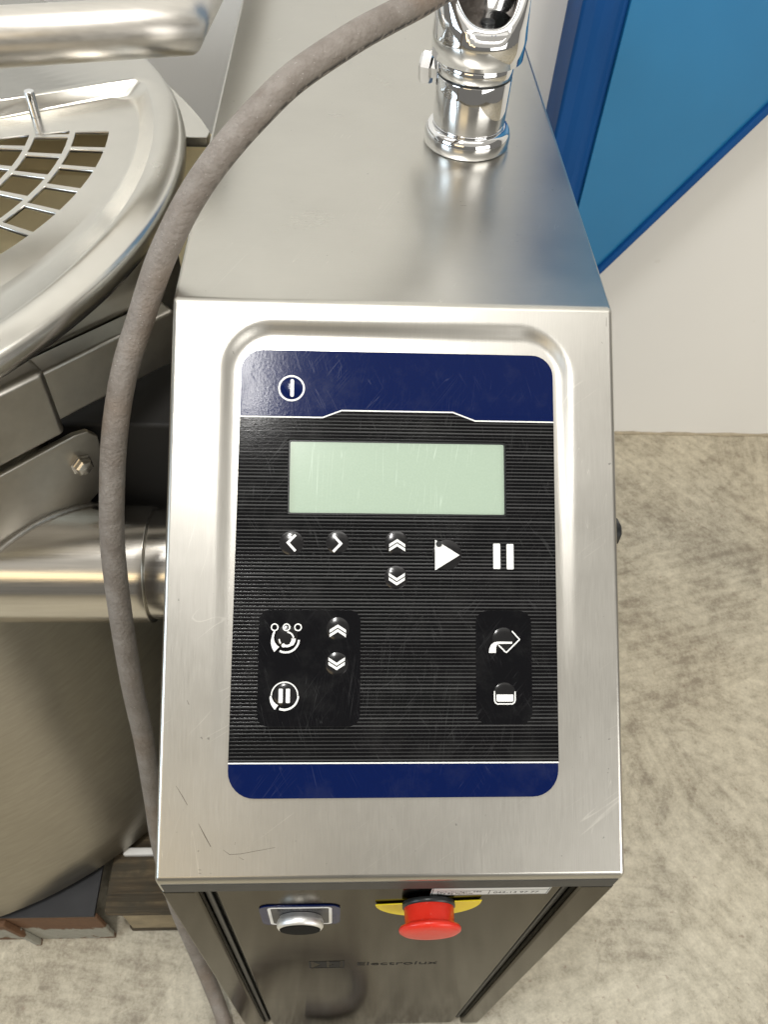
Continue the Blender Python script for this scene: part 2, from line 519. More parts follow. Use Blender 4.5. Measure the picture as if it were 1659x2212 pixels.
def sweep(path, radius, seg=20, caps=True, up=(0, 0, 1)):
    """tube along a path with a uv map (u round, v along); radius may be a function of 0..1"""
    bm = bmesh.new(); uvl = bm.loops.layers.uv.new('UVMap')
    rings = []
    ref = Vector(up)
    L = [0]
    for a, b in zip(path, path[1:]):
        L.append(L[-1] + (b-a).length)
    for i, p in enumerate(path):
        t = (path[min(i+1, len(path)-1)] - path[max(i-1, 0)]).normalized()
        s = (ref - t*ref.dot(t))
        s = s.normalized() if s.length > 1e-4 else t.orthogonal().normalized()
        ref = s
        w = t.cross(s)
        r = radius(L[i]/L[-1]) if callable(radius) else radius
        rings.append([bm.verts.new(p + (s*cos(2*pi*k/seg) + w*sin(2*pi*k/seg))*r) for k in range(seg)])
    for i, (A, B) in enumerate(zip(rings, rings[1:])):
        for k in range(seg):
            j = (k+1) % seg
            f = bm.faces.new((A[k], A[j], B[j], B[k]))
            for lp, (uu, vv) in zip(f.loops, ((k/seg, L[i]), ((k+1)/seg, L[i]), ((k+1)/seg, L[i+1]), (k/seg, L[i+1]))):
                lp[uvl].uv = (uu, vv)
    if caps:
        bm.faces.new(rings[0]); bm.faces.new(rings[-1][::-1])
    return bm


def filled(loops, z0, z1, place):
    """flat outline (with holes) of real thickness; place maps (x, y, height) to the world"""
    cu = bpy.data.curves.new('tmp', 'CURVE'); cu.dimensions = '2D'; cu.fill_mode = 'BOTH'
    cu.extrude = (z1-z0)/2
    for lp in loops:
        sp = cu.splines.new('POLY'); sp.points.add(len(lp)-1); sp.use_cyclic_u = True
        for q, p in zip(sp.points, lp):
            q.co = (p[0], p[1], 0, 1)
    me = curve_mesh(cu, (z0+z1)/2, place)
    return me


def curve_mesh(cu, zoff, place):
    o = bpy.data.objects.new('tmp', cu); COL.objects.link(o)
    dg = bpy.context.evaluated_depsgraph_get()
    me = bpy.data.meshes.new_from_object(o.evaluated_get(dg))
    bpy.data.objects.remove(o); bpy.data.curves.remove(cu)
    me.materials.clear()
    for v in me.vertices:
        v.co = place(v.co.x, v.co.y, v.co.z + zoff)
    bm = bmesh.new(); bm.from_mesh(me)
    bmesh.ops.remove_doubles(bm, verts=bm.verts, dist=1e-6)
    bmesh.ops.recalc_face_normals(bm, faces=bm.faces)
    bm.to_mesh(me); bm.free()
    return me


def text_mesh(s, size, place, thick=0.00006, sx=1.0, align='LEFT'):
    cu = bpy.data.curves.new('tmp', 'FONT'); cu.body = s; cu.size = size; cu.align_x = align
    cu.extrude = thick/2
    return curve_mesh(cu, thick/2, lambda x, y, z: place(x*sx, y, z))


def rrect(x0, x1, y0, y1, r, r2=None, seg=8):
    """rounded rectangle; r for the y0 corners, r2 for the y1 corners"""
    r2 = r if r2 is None else r2
    out = []
    for cx, cy, a, rr in ((x1-r, y0+r, -pi/2, r), (x1-r2, y1-r2, 0, r2), (x0+r2, y1-r2, pi/2, r2), (x0+r, y0+r, pi, r)):
        for i in range(seg+1):
            t = a + pi/2*i/seg
            out.append((cx+rr*cos(t), cy+rr*sin(t)))
    return out


def stroke(pts, w, closed=False, widths=None):
    """outline of a mitred ribbon along a polyline"""
    n = len(pts); Lf, Rt = [], []
    for i in range(n):
        a = Vector(pts[(i-1) % n]) if (closed or i > 0) else None
        b = Vector(pts[i]); c = Vector(pts[(i+1) % n]) if (closed or i < n-1) else None
        d1 = (b-a).normalized() if a is not None else None
        d2 = (c-b).normalized() if c is not None else None
        if d1 is None: d1 = d2
        if d2 is None: d2 = d1
        n1 = Vector((-d1.y, d1.x)); n2 = Vector((-d2.y, d2.x))
        m = (n1+n2).normalized()
        h = (widths[i] if widths else w)/2/max(0.35, m.dot(n1))
        Lf.append(tuple(b+m*h)); Rt.append(tuple(b-m*h))
    if closed:
        return [Lf, Rt]
    return [Lf + Rt[::-1]]


def arc(cx, cy, r, a0, a1, n=20):
    return [(cx+r*cos(radians(a0+(a1-a0)*i/n)), cy+r*sin(radians(a0+(a1-a0)*i/n))) for i in range(n+1)]


# ================================================================== the setting
bm = bmesh.new()
for p in ((-4, -5, 0), (4, -5, 0), (4, 0.778, 0), (-4, 0.778, 0)):
    bm.verts.new(p)
bm.faces.new(bm.verts)
o = obj('floor', bm, M['floor'], None, False); o['kind'] = 'structure'
o = obj('wall', box(-4, 4, 0.778, 0.95, -0.05, 3.2), M['wall'], None, False); o['kind'] = 'structure'

rw = random.Random(9)
cp = [Vector((-1.2+0.02*i, 0.7775, 0.001+0.0012*rw.random())) for i in range(150)]
obj('joint_bead', sweep(cp, lambda t: 0.0040+0.0012*sin(t*170)+0.0008*sin(t*431), 8), plain('aged_sealant', (0.42, 0.36, 0.26), 0.8, 0, 0.35, 60, 0, 0.3), bpy.data.objects['wall'], True, False)

# ================================================================== control column
col = root('control_column', 'brushed steel control column with sloping keypad face, red stop button and chrome tap', 'control panel', (0, 0.2, 0))
YB = 0.72     # back of the column
LIP = 0.668   # lower edge of the hood lip
YF = -0.3125  # lower front plane

# hood: top, sides and lip as one folded sheet; the sloping face is its own part
bm = prism([(YB, H), (0, H), (-FD, H-FH), (-FD, LIP), (-FD+0.012, LIP), (-FD+0.012, LIP-0.02), (YB, LIP-0.02)], 0, -0.15, 0.15, 0.0032, 4)
best = max(bm.faces, key=lambda f: (f.normal.dot(NV) > 0.999)*f.calc_area())
us = [v.co.x for v in best.verts]; vs_ = [(v.co-Vector((0, 0, H))).dot(SV) for v in best.verts]
U0, U1, V0, V1 = min(us), max(us), min(vs_), max(vs_)
FO = (best.verts[0].co - Vector((0, 0, H))).dot(NV)
bmesh.ops.delete(bm, geom=[best], context='FACES_ONLY')
obj('hood', bm, M['hood'], col)

# the pressed recess that carries the keypad is deepest at the top and dies out towards the bottom
D0 = 0.0048


def depth(v):
    return max(0.0, D0*(1-v/0.31))


def rec(u, v):
    # signed distance to the pressed outline
    cx, cy, hx, hy, r = 0.0016, 0.190, 0.1196, 0.1775, 0.036
    qx, qy = abs(u-cx)-hx+r, abs(v-cy)-hy+r
    d = sqrt(max(qx, 0)**2 + max(qy, 0)**2) + min(max(qx, qy), 0) - r
    t = min(1, max(0, -d/0.0105))
    t = t*t*(3-2*t)
    return depth(v)*t


def place_face(u, v, h):
    return Vector((u, 0, H)) + SV*v + NV*(h+FO)


SCRATCHES = [(0.00055, [(-0.1235, 0.3406), (-0.1191, 0.3485), (-0.1154, 0.3548)]), (0.0004, [(-0.1381, 0.3174), (-0.1336, 0.3244), (-0.1307, 0.3293)]),
             (0.00025, [(-0.1077, 0.3568), (-0.1035, 0.3597), (-0.0969, 0.3594), (-0.0751, 0.3557)]), (0.0004, [(-0.1229, 0.3687), (-0.1211, 0.3688)]),
             (0.0004, [(-0.1227, 0.3707), (-0.1210, 0.3709)]), (0.0003, [(-0.1000, 0.3521), (-0.1005, 0.3538)]), (0.0005, [(-0.1328, 0.2642), (-0.1315, 0.2670)]),
             (0.0003, [(-0.0975, 0.3614), (-0.0945, 0.3631)]), (0.0005, [(0.1452, 0.0060), (0.1450, 0.0124)]), (0.0004, [(0.1414, 0.0234), (0.1422, 0.0244)])]
NU, NVV = 150, 190
bm = bmesh.new()
g = []
for j in range(NVV+1):
    v = V0+(V1-V0)*j/NVV
    rowv = []
    for i in range(NU+1):
        u = U0+(U1-U0)*i/NU
        edgef = min(1, min(i, NU-i, j, NVV-j)/2)
        rowv.append(bm.verts.new(place_face(u, v, -rec(u, v)*edgef)))
    g.append(rowv)
for j in range(NVV):
    for i in range(NU):
        bm.faces.new((g[j][i], g[j+1][i], g[j+1][i+1], g[j][i+1]))
face = obj('control_face', bm, M['face'], col, True, False)


for w_, pts_ in SCRATCHES:
    put('scratch', filled(stroke(pts_, w_, False, [w_*0.35]+[w_]*(len(pts_)-2)+[w_*0.6]), 0.00004, 0.00010,
                          lambda u, v, h: place_face(u, v, h-rec(u, v))), M['scratch'], face)


def key(u, y, h):
    """keypad plane: u across, y up the slope (v = -y), h above the pressed recess"""
    v = -y
    return place_face(u, v, h + (0.0020 if h > 0.0005 else 0.0) - D0*(1-v/0.31))


def keypart(name, loops, h0, h1, mat, parent):
    return put(name, filled([[(u, -v) for u, v in lp] for lp in loops], h0, h1, key), mat, parent)


# keypad foil in four flat fields that butt together
TL = [(-0.1035, 0.0792), (-0.0487, 0.0792), (-0.0361, 0.0742), (0.0388, 0.0742), (0.0539, 0.0798), (0.1075, 0.0798)]
top_arc = rrect(-0.1035, 0.1075, 0.0336, 0.09, 0.0145, 0.002)
right_top = [p for p in top_arc if p[1] < 0.0336+0.0146]
blue_top = TL + [(u, v) for u, v in right_top if u > 0] + []
# order: line left->right, then up the right side, along the top to the left, down
rt = sorted([p for p in right_top if p[0] > 0], key=lambda p: -p[1])
lt = sorted([p for p in right_top if p[0] < 0], key=lambda p: p[1])
blue_top = TL + rt + lt
pad = keypart('keypad', [[(u, v+0.0002) for u, v in TL[::1]] + [(0.1068, 0.3035), (-0.1055, 0.3035)],
                         rrect(-0.0712, 0.0748, 0.0935, 0.1442, 0.0012)], 0.0002, 0.0009, M['ribbed'], col)
pad['label'] = 'black ribbed membrane keypad with navy bands and white symbols'
keypart('navy_band', [blue_top], 0.0002, 0.0009, M['blue'], pad)['label'] = 'navy upper band of the keypad'
lo = rrect(-0.1055, 0.1064, 0.290, 0.3250, 0.002, 0.0170)
lo = [p for p in lo if p[1] > 0.3037]
r_ = sorted([p for p in lo if p[0] > 0], key=lambda p: p[1]); l_ = sorted([p for p in lo if p[0] < 0], key=lambda p: -p[1])
keypart('navy_band', [[(0.1064, 0.3037)] + r_ + l_ + [(-0.1055, 0.3037)]], 0.0002, 0.0009, M['blue'], pad)['label'] = 'navy lower band of the keypad'
keypart('trim_line', stroke(TL, 0.0009), 0.00092, 0.00104, M['white'], pad)
keypart('trim_line', stroke([(-0.1055, 0.3032), (0.1066, 0.3036)], 0.0009), 0.00092, 0.00104, M['white'], pad)
lcd = keypart('display', [rrect(-0.0712, 0.0748, 0.0935, 0.1442, 0.0012)], 0.00021, 0.0004, M['lcd'], pad)
lcd['label'] = 'blank pale green display window'
keypart('display_frame', [rrect(-0.0716, 0.0752, 0.0931, 0.1446, 0.0014), rrect(-0.0699, 0.0736, 0.0954, 0.1429, 0.001)], 0.00042, 0.00050, M['black'], pad)  # black bezel, wider on top to stand in for the recess shadow


def dome(u, v, r, h=0.0010, mat='ribbed'):
    bm = bmesh.new(); rings = []
    for i in range(9):
        t = i/8
        hh = 0.0009 + h*(1-t*t)**0.8 if t < 1 else 0.0009
        rr = r*t
        rings.append([bm.verts.new(key(u, -v, hh))] if i == 0 else
                     [bm.verts.new(key(u+rr*cos(2*pi*k/32), -v+rr*sin(2*pi*k/32), hh)) for k in range(32)])
    for A, B in zip(rings, rings[1:]):
        for k in range(32):
            j = (k+1) % 32
            bm.faces.new((A[0], B[k], B[j]) if len(A) == 1 else (A[k], A[j], B[j], B[k]))
    return obj('button', bm, M['blue'] if mat == 'blue' else M['dome'], pad, True, False)


IH = 0.0021   # symbols printed over the domes


def icon(loops, h=IH, mat='white', name='symbol'):
    return keypart(name, loops, h, h+0.00012, M[mat], pad)


# on/off mark
dome(-0.0697, 0.0596, 0.0072, 0.0010, 'blue')
icon(stroke(arc(-0.0697, 0.0596, 0.0083, 0, 354, 48), 0.0012, True), 0.00095)
icon([rrect(-0.0704, -0.0680, 0.0537, 0.0657, 0.0011)])
# arrows left and right
dome(-0.0679, 0.1632, 0.0079); dome(-0.0379, 0.1624, 0.0075)
icon(stroke([(-0.0652, 0.1578), (-0.0702, 0.1630), (-0.0652, 0.1684)], 0.0017))
icon(stroke([(-0.0406, 0.1580), (-0.0356, 0.1633), (-0.0406, 0.1687)], 0.0017))


def chevrons(u, v, s):
    for dv in (0, 0.0028*s):
        w, hgt, t = 0.0053, 0.0034*s, 0.0020*s
        y = v+dv
        icon([[(u-w, y), (u, y-hgt), (u+w, y), (u+w, y+t), (u, y-hgt+t), (u-w, y+t)]])


dome(0.0009, 0.1622, 0.0076); chevrons(0.0014, 0.1634, 1)
dome(0.0007, 0.1852, 0.0076); chevrons(0.0012, 0.1870, -1)
# start and hold marks
dome(0.0345, 0.1700, 0.0098, 0.0009)
icon([[(0.0264, 0.1602), (0.0427, 0.1703), (0.0264, 0.1804)]])
keypart('indicator', [arc(0.0290, 0.1630, 0.0020, 0, 345, 24)], IH+0.00014, IH+0.0008, M['black'], pad)
keypart('button', [rrect(0.0642, 0.0798, 0.1616, 0.1800, 0.0012)], 0.00092, 0.0014, M['ribbed'], pad)
icon([rrect(0.0652, 0.0699, 0.1624, 0.1792, 0.0007)], 0.00142)
icon([rrect(0.0741, 0.0788, 0.1626, 0.1794, 0.0007)], 0.00142)
# plain glossy fields
keypart('plain_field', [rrect(-0.0880, -0.0222, 0.2066, 0.2806, 0.0075)], 0.00092, 0.00104, M['gloss'], pad)
keypart('plain_field', [rrect(0.0532, 0.0900, 0.2066, 0.2795, 0.0080)], 0.00092, 0.00104, M['gloss'], pad)
# stirring mark
dome(-0.0700, 0.2235, 0.0074, 0.0010, 'gloss')
for u in (-0.0777, -0.0701, -0.0627):
    icon(stroke(arc(u, 0.2177, 0.0021, 0, 348, 24), 0.0008, True))
IH2 = IH+0.00016
icon(stroke([(-0.0777, 0.2202), (-0.0784, 0.2222)] + arc(-0.0703, 0.2254, 0.0086, 188, 132, 10)[0:],
            0.0013, False, [0.0012, 0.0013] + [0.0014+0.0003*i for i in range(11)]), IH2)
icon(stroke(arc(-0.0703, 0.2254, 0.0083, 118, 2, 18), 0.0013), IH2)
icon(stroke(arc(-0.0699, 0.2252, 0.0045, -85, -10, 10), 0.0010), IH2)
icon(stroke(arc(-0.0699, 0.2252, 0.0045, -5, 130, 14), 0.0012, False, [0.0026-0.00001*i for i in range(6)] + [0.0016]*6 + [0.0024, 0.0028, 0.0012]), IH2)
icon(stroke(arc(-0.0699, 0.2252, 0.0047, 145, 180, 6), 0.0009), IH2)
# raise / lower
dome(-0.0370, 0.2186, 0.0078, 0.0010, 'gloss'); chevrons(-0.0370, 0.2192, 1)
dome(-0.0374, 0.2411, 0.0078, 0.0010, 'gloss'); chevrons(-0.0375, 0.2416, -1)
# hold stirring
dome(-0.0706, 0.2608, 0.0078, 0.0010, 'gloss')
icon(stroke(arc(-0.0706, 0.2609, 0.0084, -180, 0, 26), 0.0008))
icon(stroke(arc(-0.0706, 0.2611, 0.0087, 0, 112, 18), 0.0013, False, [0.0011+0.00002*i for i in range(19)]))
icon(stroke(arc(-0.0706, 0.2611, 0.0088, 180, 124, 10), 0.0013, False, [0.0010+0.00026*i for i in range(11)]))
icon([rrect(-0.0744, -0.0717, 0.2566, 0.2656, 0.0006)]); icon([rrect(-0.0698, -0.0671, 0.2566, 0.2656, 0.0006)])
# tilt-to-pour mark
dome(0.0716, 0.2249, 0.0078, 0.0010, 'gloss')
icon(stroke([(0.0769, 0.2197), (0.0814, 0.2246), (0.0818, 0.2251), (0.0814, 0.2256), (0.0735, 0.2332), (0.0730, 0.2334), (0.0725, 0.2332), (0.0679, 0.2287)], 0.0009))
icon([[(0.0615, 0.2338), (0.0662, 0.2338), (0.0663, 0.2305), (0.0668, 0.2288), (0.0680, 0.2280), (0.0769, 0.2279), (0.0770, 0.2266), (0.0676, 0.2265), (0.0650, 0.2270), (0.0630, 0.2285), (0.0619, 0.2308)]], IH2)
# water level mark
dome(0.0719, 0.2603, 0.0078, 0.0010, 'gloss')
icon(stroke([(0.0650, 0.2582), (0.0650, 0.2640), (0.0655, 0.2655), (0.0668, 0.2664), (0.0766, 0.2664), (0.0779, 0.2655), (0.0785, 0.2640), (0.0785, 0.2585)], 0.0009))
icon([rrect(0.0662, 0.0774, 0.2604, 0.2650, 0.0004, 0.0012)])

# dark strip standing in for the dark reflection on the lip
obj('lip_reflection_strip', box(-0.1470, 0.1470, -FD-0.0004, -FD+0.004, 0.6705, 0.6868, 0.0003, 1), M['lip_reflection'], col)

# lower cabinet
obj('cabinet', box(-0.148, 0.148, YF+0.012, YB-0.004, 0.003, LIP-0.021, 0.002), M['hood'], col)
for s in (-1, 1):
    x0, x1 = sorted((s*0.1505, s*0.1265))
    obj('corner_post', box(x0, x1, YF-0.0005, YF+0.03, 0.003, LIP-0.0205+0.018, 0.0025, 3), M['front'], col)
    x0, x1 = sorted((s*0.1262, s*0.1215))
    obj('edge_seal', box(x0, x1, YF+0.006, YF+0.0118, 0.003, LIP-0.003, 0.001), M['black'], col)
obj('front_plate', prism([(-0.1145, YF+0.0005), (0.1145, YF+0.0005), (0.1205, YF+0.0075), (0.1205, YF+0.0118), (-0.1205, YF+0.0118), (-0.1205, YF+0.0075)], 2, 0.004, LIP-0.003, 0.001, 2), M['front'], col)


def front(x, z, h):
    return Vector((x, YF+0.0005-h, z))


# warning disc and stop button
CX, CZ = 0.0276, 0.6345
stop = put('stop_button', mesh(lathe([(0.0165, 0.004), (0.0172, 0.005), (0.0168, 0.0145), (0.0180, 0.0158), (0.0204, 0.0166), (0.0213, 0.0180), (0.0210, 0.0196),
                                      (0.0186, 0.0210), (0.0120, 0.0218), (0.0, 0.0220)], (CX, YF, CZ), (0, -1, 0), 64), 'stop_button'), M['red'], col)
stop['label'] = 'red mushroom stop button on yellow disc'
put('yellow_disc', filled([[(CX-0.0365, CZ-0.006), (CX+0.0368, CZ+0.003)] + arc(CX, CZ-0.002, 0.0368, 3, -177, 30)[1:-1]], 0.0010, 0.0018, front), M['yellow'], stop)
obj('collar', lathe([(0.0150, 0.0013), (0.0182, 0.0013), (0.0182, 0.0046), (0.0150, 0.0052)], (CX, YF, CZ), (0, -1, 0), 48), M['black'], stop)

# stirring speed knob on its printed plate
KX, KZ = -0.0618, 0.5985
plate = put('knob_plate', filled([rrect(KX-0.0285, KX+0.0285, KZ-0.0275, KZ+0.0275, 0.009)], 0.0, 0.0010, front), M['blue'], col)
put('plate_border', filled(stroke(rrect(KX-0.0215, KX+0.0215, KZ-0.0240, KZ+0.0235, 0.003), 0.0022, True), 0.00105, 0.00125, front), M['white'], plate)
put('plate_field', filled([rrect(KX-0.0203, KX+0.0203, KZ-0.0228, KZ+0.0223, 0.002)], 0.00105, 0.00115, front), M['plategrey'], plate)
put('plate_print', text_mesh('SMARTMIX', 0.0078, lambda x, y, z: front(KX+x, KZ+0.0150+y, 0.0012+z), 0.0001, 0.85, 'CENTER'), M['ink'], plate)
knob = put('knob', mesh(lathe([(0.0148, 0.0012), (0.0151, 0.002), (0.0162, 0.0036), (0.0168, 0.0056), (0.0165, 0.0080), (0.0155, 0.0093), (0.0143, 0.0098), (0.0141, 0.0093)],
                              (KX, YF, KZ), (0, -1, 0), 64), 'knob'), M['alu'], col)
obj('knob_cap', lathe([(0.0147, 0.0096), (0.0143, 0.0101), (0.0130, 0.0103), (0, 0.0104)], (KX, YF, KZ), (0, -1, 0), 48), M['matt'], knob)
obj('knob_collar', lathe([(0.0100, 0.0010), (0.0135, 0.0010), (0.0135, 0.0040), (0.0100, 0.0044)], (KX, YF, KZ), (0, -1, 0), 48), M['black'], knob)

# address sticker tucked under the lip
stk = put('sticker', filled([[(0.0275, 0.6475), (0.1080, 0.6475), (0.1080, 0.6642), (0.0275, 0.6642)]], 0.0002, 0.0004, front), M['paper'], col)
for lp in ([(0.0284, 0.6484), (0.1071, 0.6484)], [(0.0284, 0.6588), (0.1071, 0.6588)], [(0.0284, 0.6480), (0.0284, 0.664)], [(0.0672, 0.6486), (0.0672, 0.6586)], [(0.1071, 0.6480), (0.1071, 0.664)]):
    put('sticker_line', filled(stroke(lp, 0.0005), 0.00041, 0.00045, front), M['ink'], stk)
put('sticker_print', text_mesh('Farhultsvägen 586', 0.0042, lambda x, y, z: front(0.0315+x, 0.6545+y, 0.00042+z)), M['ink'], stk)
put('sticker_print', text_mesh('263 96 Farhult', 0.0042, lambda x, y, z: front(0.0315+x, 0.6500+y, 0.00042+z)), M['ink'], stk)
put('sticker_print', text_mesh('042-13 97 77', 0.0058, lambda x, y, z: front(0.0700+x, 0.6515+y, 0.00042+z)), M['ink'], stk)

# faint etched maker's mark
lg = put('etched_mark', filled(stroke([(-0.0594, 0.3948), (-0.0292, 0.3948), (-0.0292, 0.4251), (-0.0594, 0.4251)], 0.0016, True), 0.0001, 0.00016, front), M['etched'], col)
put('etched_mark', filled([[(-0.0565, 0.3973), (-0.0443, 0.3973), (-0.0443, 0.4226), (-0.0565, 0.4226), (-0.0496, 0.4099)]], 0.0001, 0.00016, front), M['etched'], col)
put('etched_mark', filled([[(-0.0321, 0.3973), (-0.0423, 0.3973), (-0.0423, 0.4065), (-0.0375, 0.4099), (-0.0423, 0.4134), (-0.0423, 0.4226), (-0.0321, 0.4226)]], 0.0001, 0.00016, front), M['etched'], col)
put('etched_mark', text_mesh('Electrolux', 0.0200, lambda x, y, z: front(-0.0180+x, 0.4035+y, 0.0001+z), 0.00006, 0.90), M['etched'], col)

# black gland on the far side
obj('side_gland', lathe([(0, 0), (0.0125, 0), (0.0125, 0.009), (0.0100, 0.011), (0.0095, 0.0165), (0.006, 0.0185), (0, 0.0185)], (0.1495, -0.098, 0.777), (1, 0, 0), 7), M['black'], col)

# ------------------------------------------------------------------ chrome mixer tap on the column
TX, TY = 0.0685, 0.2310
tap = put('mixer_tap', mesh(lathe([(0.0280, 0.0155), (0.0300, 0.0165), (0.0305, 0.0185), (0.0308, 0.0555), (0.0302, 0.0567), (0.0295, 0.0570), (0.0295, 0.0577), (0.0308, 0.0583),
                                   (0.0310, 0.0700), (0.026, 0.0705)], (TX, TY, H), (0, 0, 1), 64), 'mixer_tap'), M['chrome'], col)
tap['label'] = 'polished chrome mixer tap with hollow loop lever'
obj('base_ring', lathe([(0.0355, 0.0004), (0.0365, 0.0012), (0.0367, 0.0090), (0.0358, 0.0130), (0.0338, 0.0155), (0.0312, 0.0166), (0.0292, 0.0160)], (TX, TY, H), (0, 0, 1), 64), M['chrome'], tap, True, False)
obj('seal', lathe([(0.0290, 0.0557), (0.0306, 0.0563), (0.0306, 0.0577), (0.0290, 0.0583)], (TX, TY, H), (0, 0, 1), 48), M['black'], tap, True, False)
# lever: thick-walled skirt cut obliquely, low in front and rising behind
bm = bmesh.new()
SEG = 72
prof = []
for k in range(SEG):
    a = 2*pi*k/SEG
    back = (1-cos(a+pi/2+pi))/2 if False else (1+sin(a-0.10))/2    # 0 in front, 1 behind
    ztop = H+0.1000 + 0.105*back**1.25
    wall = 0.0062
    lean = 0.0055*back
    ring = []
    ro = 0.0368
    for (r, z) in ((0.0312, H+0.0702), (ro, H+0.0708), (ro+0.0006, H+0.086), (ro-0.0004, H+0.0970), (ro-0.0012, ztop-0.0050), (ro-0.0032, ztop-0.0014), (ro-0.0056, ztop),
                   (ro-0.0082, ztop-0.0014), (ro-0.0104, ztop-0.0050), (ro-0.0112, max(H+0.0962, ztop-0.014)), (ro-0.0118, H+0.0960), (0.010, H+0.0966)):
        up = max(0, z-(H+0.0970))
        ring.append(bm.verts.new((TX + r*cos(a), TY + r*sin(a) + up*0.22, z)))
    prof.append(ring)
for k in range(SEG):
    A, B = prof[k], prof[(k+1) % SEG]
    for i in range(len(A)-1):
        bm.faces.new((A[i], B[i], B[i+1], A[i+1]))
bm.faces.new([r[-1] for r in prof])
obj('lever', bm, M['chrome'], tap, True, False)
obj('lever_black_disc', lathe([(0, 0), (0.0055, 0), (0.0055, 0.0012), (0, 0.0012)], (TX+0.004, TY-0.008, H+0.0964), (0, 0, 1), 20), M['black'], tap)  # flat black disc on the inner floor of the lever
obj('side_bolt', lathe([(0, 0), (0.0085, 0), (0.0085, 0.006), (0.0135, 0.0065), (0.0135, 0.0135), (0.0105, 0.0160), (0, 0.0165)], (TX-0.0270, TY+0.012, H+0.0535), (-1, 0.35, 0), 6), M['chrome'], tap, False)

# ------------------------------------------------------------------ rubber hose
HP = [(0.085, 0.300, 0.985), (0.060, 0.248, 1.016), (0.036, 0.205, 1.024), (0.014, 0.170, 1.025), (-0.010, 0.140, 1.024), (-0.032, 0.113, 1.022), (-0.067, 0.086, 1.009), (-0.090, 0.067, 0.995), (-0.114, 0.051, 0.975),
      (-0.136, 0.038, 0.950), (-0.158, 0.022, 0.916), (-0.175, 0.008, 0.880), (-0.191, -0.009, 0.844), (-0.202, -0.031, 0.805), (-0.209, -0.053, 0.763),
      (-0.214, -0.073, 0.719), (-0.216, -0.096, 0.661), (-0.218, -0.119, 0.583), (-0.219, -0.138, 0.500), (-0.224, -0.157, 0.406), (-0.228, -0.180, 0.313),
      (-0.222, -0.214, 0.198), (-0.203, -0.255, 0.090), (-0.186, -0.290, 0.030), (-0.172, -0.322, 0.0115), (-0.150, -0.369, 0.0110), (-0.112, -0.393, 0.0110), (-0.060, -0.400, 0.0110),
      (-0.022, -0.387, 0.0110), (-0.004, -0.362, 0.0100), (-0.012, -0.338, 0.0100), (-0.040, -0.329, 0.0100), (-0.075, -0.331, 0.0100)]
o = obj('rubber_hose', sweep(catmull(HP, 8), 0.0094, 22), M['hose'], None, True, False)
o['label'] = 'grey brown rubber hose draped over the column edge and down to the floor'; o['category'] = 'hose'

# ================================================================== tilting kettle
ket = root('tilting_kettle', 'round stainless steel cooking kettle with grated lid beside the control column', 'kettle', (-0.59, 0.207, 0.125))
KC = Vector((-0.59, 0.207))
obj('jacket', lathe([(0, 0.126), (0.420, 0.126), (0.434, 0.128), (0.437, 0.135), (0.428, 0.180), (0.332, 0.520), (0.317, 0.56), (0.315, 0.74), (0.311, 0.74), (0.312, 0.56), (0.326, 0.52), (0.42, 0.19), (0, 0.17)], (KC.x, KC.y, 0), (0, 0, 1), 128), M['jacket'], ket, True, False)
# back plate with a ledge, seen through the grate and beside the lid
obj('back_plate', prism([(0.372, 0.8245), (0.346, 0.7990), (0.340, 0.7975), (0.245, 0.7000), (0.255, 0.690), (0.392, 0.820)], 0, -0.86, -0.1535, 0.001, 2), M['tan'], ket)


# lid: flange, dished step and grated floor
def circ(c, r, z, a):
    return Vector((c[0]+r*cos(a), c[1]+r*sin(a), z))


def backline(x, off):
    return 0.2983 + (0.60 if x > -0.3478 else 0.12)*(x+0.3478) - off


bm = bmesh.new(); rings = []
NL = 220
specs = [((-0.59, 0.207), 0.405, 0.8640, None), ((-0.59, 0.207), 0.4120, 0.8640, None), ((-0.59, 0.207), 0.4145, 0.8660, None), ((-0.59, 0.207), 0.4155, 0.8720, None), ((-0.59, 0.207), 0.4148, 0.8768, None), ((-0.59, 0.207), 0.4128, 0.8800, None), ((-0.59, 0.207), 0.4095, 0.8822, None), ((-0.6, 0.208), 0.4130, 0.8836, None),
         ((-0.619, 0.209), 0.4260, 0.8856, -0.0075), ((-0.6225, 0.2095), 0.4218, 0.8860, -0.0070), ((-0.6215, 0.212), 0.4190, 0.8848, -0.0060),
         ((-0.610, 0.232), 0.3910, 0.8750, -0.0020), ((-0.606, 0.239), 0.3830, 0.8734, -0.0006), ((-0.6040, 0.2430), 0.3767, 0.8730, 0.0006)]
def sdf(x, y, c, r, off, kk=0.030):
    d = sqrt((x-c[0])**2+(y-c[1])**2)-r
    if off is None:
        return d
    l1 = (y-(0.2983+0.60*(x+0.3478)-off))*0.857
    l2 = y-(0.2983+0.12*(x+0.3478)-off)
    e = min(l1, l2)
    h = max(kk-abs(d-e), 0)/kk
    return max(d, e)+h*h*kk*0.25


def loop(c, r, off):
    out = []
    for k in range(NL):
        a = 2*pi*k/NL
        lo_, hi_ = 0.0, 0.9
        for _ in range(40):
            m_ = (lo_+hi_)/2
            if sdf(-0.60+m_*cos(a), 0.13+m_*sin(a), c, r, off) < 0:
                lo_ = m_
            else:
                hi_ = m_
        out.append((-0.60+lo_*cos(a), 0.13+lo_*sin(a)))
    return out


for c, r, z, off in specs:
    rings.append([bm.verts.new((x, y, z)) for x, y in loop(c, r, off)])
for A, B in zip(rings, rings[1:]):
    for k in range(NL):
        j = (k+1) % NL
        try:
            bm.faces.new((A[k], A[j], B[j], B[k]))
        except ValueError:
            pass
lid = obj('lid', bm, M['lid'], ket, True, False)
fl = loop((-0.6040, 0.2430), 0.3769, 0.0004)


